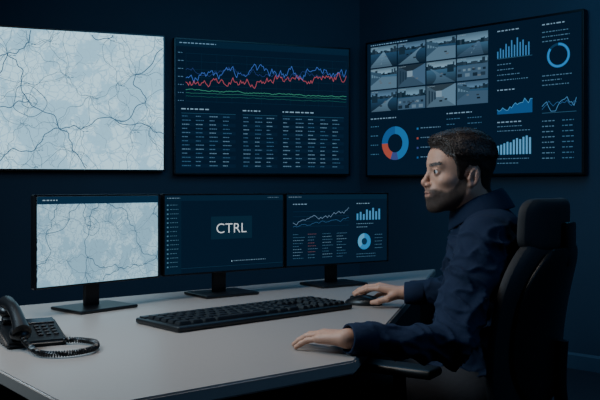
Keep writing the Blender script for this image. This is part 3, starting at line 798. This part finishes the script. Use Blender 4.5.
Bd.ap(headW,(HO.x-0.12,HO.y-0.09,HO.z-0.17),(HO.x+0.11,HO.y+0.09,HO.z+0.12),0.012,0.02)
def hand(W,d,side,tipz,spread,pitch,kf=1.0,thumb=None):
    d=Vector(d).normalized(); s=Vector(side).normalized(); Wv=Vector(W)
    lat=[0.030,0.0100,-0.0100,-0.0285]; fwd=[0.088,0.092,0.087,0.077]; ln=[(0.042,0.025,0.020),(0.046,0.029,0.021),(0.042,0.027,0.021),(0.033,0.020,0.018)]
    rr=[0.0088,0.0090,0.0085,0.0076]
    for i in range(4):
        a=[math.radians(p) for p in pitch[i]]
        drop=sum(l*math.sin(q) for l,q in zip(ln[i],a))
        kz=tipz[i]+drop
        dd=(d+s*spread[i]).normalized()
        kn=Wv+d*fwd[i]*kf+s*lat[i]; kn.z=kz
        w0=Wv+s*lat[i]*0.45+d*0.008
        Bd.cap(V3(w0),V3(kn),0.0165,0.0115,0.012)
        p=kn; fr=rr[i]
        for j,(l,q) in enumerate(zip(ln[i],a)):
            n=p+dd*l*math.cos(q)+Vector((0,0,-l*math.sin(q)))
            Bd.cap(V3(p),V3(n),fr*(1.0,0.94,0.88)[j],fr*(0.94,0.88,0.76)[j],0.004)
            p=n
    t0=Wv+d*0.022+s*0.016; t0.z-=0.004
    t1,t2,t3=thumb
    f=lambda t:Vector(((Wv+d*t[0]+s*t[1]).x,(Wv+d*t[0]+s*t[1]).y,t[2]))
    Bd.cap(V3(t0),V3(f(t1)),0.0155,0.0120,0.010); Bd.cap(V3(f(t1)),V3(f(t2)),0.0105,0.0098,0.005); Bd.cap(V3(f(t2)),V3(f(t3)),0.0098,0.0075,0.004)
dl=Vector((-0.74,0.67,0)).normalized(); sl_=Vector((dl.y,-dl.x,0))
hand(wrL,dl,sl_,(0.7475,0.7475,0.7472,0.7468),(0.08,0.01,-0.06,-0.15),((10,26,30),(11,27,32),(12,28,34),(13,28,34)),0.93,((0.050,0.044,0.766),(0.076,0.054,0.756),(0.100,0.056,0.7505)))
dr=Vector((-0.93,0.37,0)).normalized(); sr_=Vector((-dr.y,dr.x,0))
hand(wrR,dr,sr_,(0.7785,0.7795,0.768,0.750),(0.08,0.0,-0.10,-0.22),((6,22,30),(8,24,32),(10,28,36),(16,32,40)),0.95,((0.048,0.048,0.772),(0.078,0.058,0.762),(0.102,0.052,0.757)))
V,Fc=nets(Bd.F,Bd.xs,Bd.ys,Bd.zs)
def skin_mat():
    m=mat('skin',(196,148,122),0.55,sss=0.08,bump=0.15,bump_scale=500); nt=m.node_tree; b=nt.nodes['Principled BSDF']
    a=nt.nodes.new('ShaderNodeAttribute'); a.attribute_name='Col'
    n=nt.nodes.new('ShaderNodeTexNoise'); n.inputs['Scale'].default_value=90
    mx=nt.nodes.new('ShaderNodeMixRGB'); mx.blend_type='MULTIPLY'; mx.inputs[0].default_value=0.25
    nt.links.new(a.outputs['Color'],mx.inputs[1]); nt.links.new(n.outputs['Fac'],mx.inputs[2]); nt.links.new(mx.outputs[0],b.inputs['Base Color'])
    return m
M_skin=skin_mat()
Pv=np.array(PO)
person=np_mesh('person',V-Pv,Fc,M_skin); person.location=PO
finish(person,'seated bearded man in navy shirt with hand on mouse','person')
def to_local(V):
    rel=V-np.array(HO); return rel@np.array(HF),rel@np.array(HL),rel@np.array(HU)
def beard_in(a,b,c):
    hi=np.interp(a,[-0.02,0.002,0.012,0.022,0.034,0.050,0.064,0.075,0.11],[-0.06,-0.008,0.000,-0.026,-0.044,-0.054,-0.050,-0.0470,-0.0470])
    ins=np.minimum((hi-c)*0.8,(a+0.004+(c+0.05)*0.25))
    lip=ell(a-0.095,b,c+0.0645,(0.022,0.020,0.0072)); ins=np.minimum(ins,lip)
    return np.minimum(ins,(c+0.124-0.15*np.minimum(a-0.06,0))+0*b)
a,b,c=to_local(V)
sk=np.array(lin((186,141,118))); cols=np.tile(sk,(len(V),1))
def tint(mask,col):
    global cols
    cols=cols*(1-mask[:,None])+np.array(lin(col))*mask[:,None]
inh=(np.abs(a)<0.14)&(np.abs(c)<0.14)&(np.abs(b)<0.12)
g=np.exp(-(((a-0.105)/0.015)**2+(b/0.02)**2+((c+0.036)/0.015)**2))*inh; tint(g*0.4,(182,118,100))
g=np.exp(-(((a+0.02)/0.025)**2+((np.abs(b)-0.083)/0.01)**2+((c+0.016)/0.03)**2))*inh; tint(g*0.4,(180,112,94))
g=np.exp(-(((a-0.08)/0.02)**2+((np.abs(b)-0.032)/0.018)**2+((c+0.004)/0.014)**2))*inh; tint(g*0.4,(120,84,70))
tint(np.clip(beard_in(a,b,c)/0.007,0,1)*inh*0.88,(58,46,40))
g=np.exp(-(((a-0.088)/0.02)**2+(b/0.02)**2+((c+0.0645)/0.0070)**2))*inh; tint(np.clip(g*1.2,0,0.75),(134,86,76))
ca=person.data.color_attributes.new('Col','FLOAT_COLOR','POINT'); arr=np.ones((len(V),4),np.float32); arr[:,:3]=cols; ca.data.foreach_set('color',arr.ravel())
rng=np.random.default_rng(5)
def to_obj(v): return np.array(HO)+v[:,:1]*np.array(HF)+v[:,1:2]*np.array(HL)+v[:,2:3]*np.array(HU)-Pv
def strands(p,nrm,comb,length,width,lift,seg=3,jit=0.25):
    """flat tapering hairs lying along the combing direction: returns quads"""
    n=len(p); t=comb+rng.normal(0,jit,(n,3)); t-=nrm*np.sum(t*nrm,1)[:,None]; t/=np.linalg.norm(t,axis=1)[:,None]+1e-9
    w=np.cross(t,nrm); Ln=length*rng.uniform(0.6,1.3,n)[:,None]
    vs=[]
    for k in range(seg+1):
        s=k/seg; h=lift*math.sin(math.pi*min(1,s*0.85+0.1))-lift*0.9*(s**3)
        c_=p+t*Ln*s+nrm*h-nrm*(Ln*s)**2*5.0; ww=width*(1-0.75*s)/2
        vs.append(c_-w*ww); vs.append(c_+w*ww)
    V_=np.stack(vs,1).reshape(-1,3); m_=2*(seg+1); base=np.arange(n)[:,None]*m_
    Fq=np.concatenate([base+np.array([[2*k,2*k+1,2*k+3,2*k+2]]) for k in range(seg)],0)
    return V_,Fq
def grid_mesh(fn,lo,hi,st):
    A_,B_,C_=[np.arange(l,h,st) for l,h in zip(lo,hi)]
    return nets(fn(A_[:,None,None],B_[None,:,None],C_[None,None,:]),A_,B_,C_)
def hairlow(a):
    return np.interp(a,[-0.12,-0.075,-0.050,-0.044,-0.030,-0.005,0.004,0.010,0.022,0.030,0.040,0.054,0.064,0.10],
                    [-0.066,-0.064,-0.040,0.000,0.018,0.020,0.000,-0.020,-0.016,0.012,0.042,0.054,0.068,0.076])
def hairf(a,b,c):
    sk_=skull(a,b,c); ins=(c-hairlow(a))*0.8
    th=0.0028+0.0092*np.clip((c-0.03)/0.06,0,1)+0.005*np.clip((a-0.03)/0.04,0,1)*np.clip((c-0.06)/0.03,0,1)
    f=sk_-th*np.clip(ins/0.014,-1,1)
    return np.maximum(f,-ins-0.004)+0*b
hv,hf=grid_mesh(hairf,(-0.13,-0.10,-0.10),(0.11,0.101,0.14),0.0022); hn=normals(hv,hf)
out=hv.copy()
for i in range(len(hv)):
    p=hv[i]; out[i]=p+hn[i]*noise.noise(Vector((p[0]*25,p[1]*60,p[2]*60)))*0.0030
okr=np.where((hv[:,2]-hairlow(hv[:,0])>0.001)&(skull(hv[:,0],hv[:,1],hv[:,2])>0.0005))[0]
ids=rng.choice(okr,14000)
pr_=out[ids]+rng.normal(0,0.0009,(len(ids),3)); nr_=hn[ids]
side=np.clip((np.abs(pr_[:,1])-0.03)/0.035,0,1)*np.clip((0.085-pr_[:,2])/0.05,0,1)
comb=np.stack([-1+0.35*side,0.15*np.sin(pr_[:,2]*60),-0.15-0.9*side],1)
top=np.clip((pr_[:,2]-0.04)/0.05,0,1)
sv,sf=strands(pr_,nr_,comb,0.010,0.0009,0.0014)
vv=np.concatenate([out,sv]); ff=np.concatenate([hf,sf+len(out)])
sel=ids[top>0.2]; sv2,sf2=strands(out[sel],hn[sel],comb[top>0.2],0.024,0.0014,0.0080,4,0.32)
ff=np.concatenate([ff,sf2+len(vv)]); vv=np.concatenate([vv,sv2])
np_mesh('hair',to_obj(vv),ff,M_hair,person)
def beardsurf(a,b,c):
    return np.maximum(head(a,b,c),-beard_in(a,b,c)-0.001)
bv,bf=grid_mesh(beardsurf,(-0.03,-0.085,-0.135),(0.115,0.086,0.012),0.0022); bn=normals(bv,bf); bn=bn if np.mean(bn[bv[:,1]>0.04][:,1])>0 else -bn
okb=np.where((np.abs(head(bv[:,0],bv[:,1],bv[:,2]))<0.0012)&(beard_in(bv[:,0],bv[:,1],bv[:,2])>0.0))[0]
ids=rng.choice(okb,12000); dens=np.clip(beard_in(bv[ids,0],bv[ids,1],bv[ids,2])/0.007,0.2,1); ids=ids[rng.random(len(ids))<dens]
pb=bv[ids]+rng.normal(0,0.0008,(len(ids),3)); cb=np.tile(np.array([[0.25,0,-1.0]]),(len(ids),1))
sv,sf=strands(pb,bn[ids],cb,0.0046,0.00050,0.0012,2,0.35); np_mesh('beard',to_obj(sv),sf,M_beard,person)
def brow_in(a,b,c): return 0.0038-np.abs(cap(a*0.0,np.abs(b),c,(0,0.014,0.0175),(0,0.048,0.0215),0.0,0.0))
def browsurf(a,b,c): return np.maximum(np.maximum(head(a,b,c),-brow_in(a,b,c)-0.0005),0.045-a)
ev,ef=grid_mesh(browsurf,(0.04,-0.06,0.005),(0.10,0.061,0.035),0.0012)
oke=np.where(np.abs(head(ev[:,0],ev[:,1],ev[:,2]))<0.0008)[0]; ids0=rng.choice(oke,1100)
for sg in (-1,1):
    ids=ids0[np.sign(ev[ids0,1])==sg]
    pe=ev[ids]; nn=np.stack([np.ones(len(ids))*0.8,0.6*np.sign(pe[:,1]),np.zeros(len(ids))],1)
    cb=np.stack([-0.6*np.ones(len(ids)),np.sign(pe[:,1])*1.0,0.25*np.ones(len(ids))],1)
    sv,sf=strands(pe,nn,cb,0.0068,0.0006,0.0012,2,0.25); np_mesh('eyebrow',to_obj(sv),sf,M_hair,person)
# eyes
M_scl=mat('eye_white',(205,200,196),0.3,noise_scale=20,noise_amt=0.04); M_iris=mat('iris',(44,38,34),0.2,noise_scale=200,noise_amt=0.3); M_pup=mat('pupil',(6,6,6),0.1,noise_scale=5)
for sb in (-1,1):
    bm=bmesh.new(); bmesh.ops.create_uvsphere(bm,u_segments=32,v_segments=24,radius=0.0120)
    gz=(HF+HL*0.10).normalized(); rot=gz.to_track_quat('Z','Y').to_matrix()
    vs=[];fs=[];mi=[]
    for i,v in enumerate(bm.verts): v.index=i; vs.append(rot@v.co+hw(0.0710,0.031*sb,-0.001)-PO)
    for f in bm.faces:
        z=f.calc_center_median().normalized().z; fs.append([v.index for v in f.verts]); mi.append(2 if z>0.95 else 1 if z>0.82 else 0)
    o=mk('eye',vs,fs,[M_scl,M_iris,M_pup],person,True); o.data.polygons.foreach_set('material_index',mi); bm.free()

# shirt
def wrinkle(v,nrm,amp=1.0):
    out=v.copy()
    for i in range(len(v)):
        p=Vector(v[i])
        wq=noise.noise(p*6)*0.12
        a1=1-abs(noise.noise(Vector((p.x*6+p.z*5+wq,p.y*6,p.z*11-p.x*4))))*3.0
        a2=1-abs(noise.noise(Vector((p.x*17+3,p.y*14,p.z*26+p.x*12))))*3.0
        a3=noise.noise(p*4)
        out[i]=v[i]+nrm[i]*((a1**2 if a1>0 else 0)*0.016+(a2**2 if a2>0 else 0)*0.0080+a3*0.006-0.013)*amp
    return out
st=0.0048
Sh=Field(np.arange(0.03,0.80,st),np.arange(1.90,2.92,st),np.arange(0.48,1.14,st))
def trunk(A,B,ra,rb,sq,k):
    def fn(X,Y,Z):
        f=(X-PO.x)*BF.x+(Y-PO.y)*BF.y; l=(X-PO.x)*BL.x+(Y-PO.y)*BL.y
        def loc(P): return (((P[0]-PO.x)*BF.x+(P[1]-PO.y)*BF.y)*sq,(P[0]-PO.x)*BL.x+(P[1]-PO.y)*BL.y,P[2])
        return cap(f*sq,l,Z+0*X,loc(A),loc(B),ra,rb)*0.85
    lo=[min(A[i],B[i])-max(ra,rb) for i in range(3)]; hi=[max(A[i],B[i])+max(ra,rb) for i in range(3)]
    Sh.ap(fn,lo,hi,k)
trunk((0.505,2.42,0.60),(0.515,2.42,0.74),0.165,0.160,1.22,0.02)
trunk((0.515,2.42,0.74),(0.545,2.42,0.90),0.160,0.170,1.32,0.03)
Sh.cap((0.545,2.42,0.97),(0.538,2.42,1.025),0.085,0.064,0.05)
Sh.cap(shL,shR,0.066,0.066,0.06)
Sh.cap((0.548,2.33,0.995),(0.548,2.51,0.995),0.075,0.075,0.05)
for s,el,wr in ((shL,elL,wrL),(shR,elR,wrR)):
    Sh.cap(s,el,0.074,0.060,0.035); Sh.cap(el,wr,0.057,0.039,0.02)
for el,wr in ((elL,wrL),(elR,wrR)):
    e_=Vector(el);w_=Vector(wr); d=(w_-e_).normalized(); q0=w_-d*0.012
    lo=[q-0.05 for q in wr]; hi=[q+0.05 for q in wr]
    Sh.ap(lambda X,Y,Z:(X-q0.x)*d.x+(Y-q0.y)*d.y+(Z-q0.z)*d.z,lo,hi,0.003,0.0,op='s')
V,Fc=nets(Sh.F,Sh.xs,Sh.ys,Sh.zs); N=normals(V,Fc)
V2=wrinkle(V,N,1.0)
wt=np.clip(np.minimum(np.linalg.norm(V-np.array(wrL),axis=1),np.linalg.norm(V-np.array(wrR),axis=1))/0.10-0.3,0,1)[:,None]
wt=wt*np.clip((1.06-V[:,2:3])/0.05,0,1)
V2=V*(1-wt)+V2*wt
np_mesh('shirt',V2-Pv,Fc,M_shirt,person)
for el,wr in ((elL,wrL),(elR,wrR)):
    e_=Vector(el);w_=Vector(wr); d=(w_-e_).normalized()
    prof=[(-0.062,0.0405),(-0.058,0.0450),(0.0,0.0405),(0.004,0.0385),(0.002,0.034),(-0.02,0.033)]
    a_=d.cross(Vector((0,0,1))).normalized(); b_=a_.cross(d); n=28; vs=[];fs=[]
    for (t,r) in prof:
        for k in range(n):
            q=2*math.pi*k/n; vs.append(w_+d*t+a_*math.cos(q)*r*1.05+b_*math.sin(q)*r*0.90-PO)
    for i in range(len(prof)-1):
        for k in range(n): fs.append((i*n+k,i*n+(k+1)%n,(i+1)*n+(k+1)%n,(i+1)*n+k))
    mk('cuff',vs,fs,M_shirt,person,True)
# collar
nc=Vector((0.518,2.412,1.084))
vs=[];fs=[]; n=44; prof=[(0.062,-0.020),(0.063,0.010),(0.065,0.030),(0.070,0.036),(0.077,0.030),(0.087,0.004),(0.096,-0.024),(0.092,-0.026),(0.078,0.0)]
for k in range(n+1):
    q=0.22+(2*math.pi-0.44)*k/n
    fr=math.cos(q)
    dirv=BF*math.cos(q)+BL*math.sin(q)
    for j,(r,z) in enumerate(prof):
        drop=0
        if j in (5,6,7) and (k<7 or k>n-7): drop=-0.022*(1-min(k,n-k)/7)
        zz=z*(0.95)+drop-0.026*fr-0.004
        vs.append(nc+dirv*(r*(1.02 if fr<0 else 1.0))+Vector((0,0,zz))-PO+BF*(0.010*z/0.04))
m_=len(prof)
for k in range(n):
    for j in range(m_-1): fs.append((k*m_+j,(k+1)*m_+j,(k+1)*m_+j+1,k*m_+j+1))
o=mk('collar',vs,fs,M_shirt,person,True); subsurf(o)
Tr=Field(np.arange(0.0,0.72,0.008),np.arange(2.15,2.75,0.008),np.arange(0.06,0.70,0.008))
Tr.cap(bl(-0.0,0.07,0.57),bl(-0.0,-0.07,0.57),0.105,0.105,0.03)
for h_,k_,a_ in ((hipL,knL,anL),(hipR,knR,anR)):
    Tr.cap(h_,k_,0.088,0.068,0.03); Tr.cap(k_,(a_[0],a_[1],0.11),0.068,0.052,0.03)
V,Fc=nets(Tr.F,Tr.xs,Tr.ys,Tr.zs); np_mesh('trousers',V-Pv,Fc,M_trouser,person)
for a_ in (anL,anR):
    A_=Vector((a_[0],a_[1],0)); rz_=Matrix.Rotation(math.atan2(BF.y,BF.x),3,'Z')
    q=MB(); q.ell(A_+BF*0.07+Vector((0,0,0.05))-PO,(0.145,0.050,0.042),20,rz_); q.ell(A_-PO+Vector((0,0,0.075)),(0.05,0.045,0.05),16); q.box(A_+BF*0.06+Vector((0,0,0.011))-PO,(0.28,0.085,0.018),0.006,rz_); q.done('shoe',M_shoe,person,True)

# ---------------------------------------------------------------- lights
def area(name,loc,target,size,power,color,sy=None):
    l=bpy.data.lights.new(name,'AREA'); l.energy=power; l.color=color; l.size=size
    if sy: l.shape='RECTANGLE'; l.size_y=sy
    o=bpy.data.objects.new(name,l); o.location=loc; o.rotation_euler=(Vector(target)-Vector(loc)).to_track_quat('-Z','Y').to_euler(); COL.objects.link(o); return o
area('desk_light',(-0.60,2.2,2.5),(-0.50,2.3,0.7),0.7,17,(1.0,0.93,0.86))
area('room_light',(0.6,4.2,2.8),(0.5,5.2,0.6),2.5,36,(0.15,0.55,1.0))
area('face_light',(-1.3,1.9,1.8),(0.45,2.4,1.1),0.6,25,(0.62,0.83,1.0))
area('blue_fill',(1.9,0.9,2.6),(0.6,2.4,0.9),1.2,15,(0.22,0.52,1.0))
w=bpy.data.worlds.new('world'); SC.world=w; w.use_nodes=True; w.node_tree.nodes['Background'].inputs[0].default_value=(0.01,0.02,0.035,1)

cam=bpy.data.cameras.new('camera'); cam.lens=FPX/600*36; cam.sensor_width=36; cam.shift_y=-13/600; cam.clip_start=0.05
co=bpy.data.objects.new('camera',cam); co.location=(0,0,CH); co.rotation_euler=(math.pi/2,0,0); COL.objects.link(co); SC.camera=co
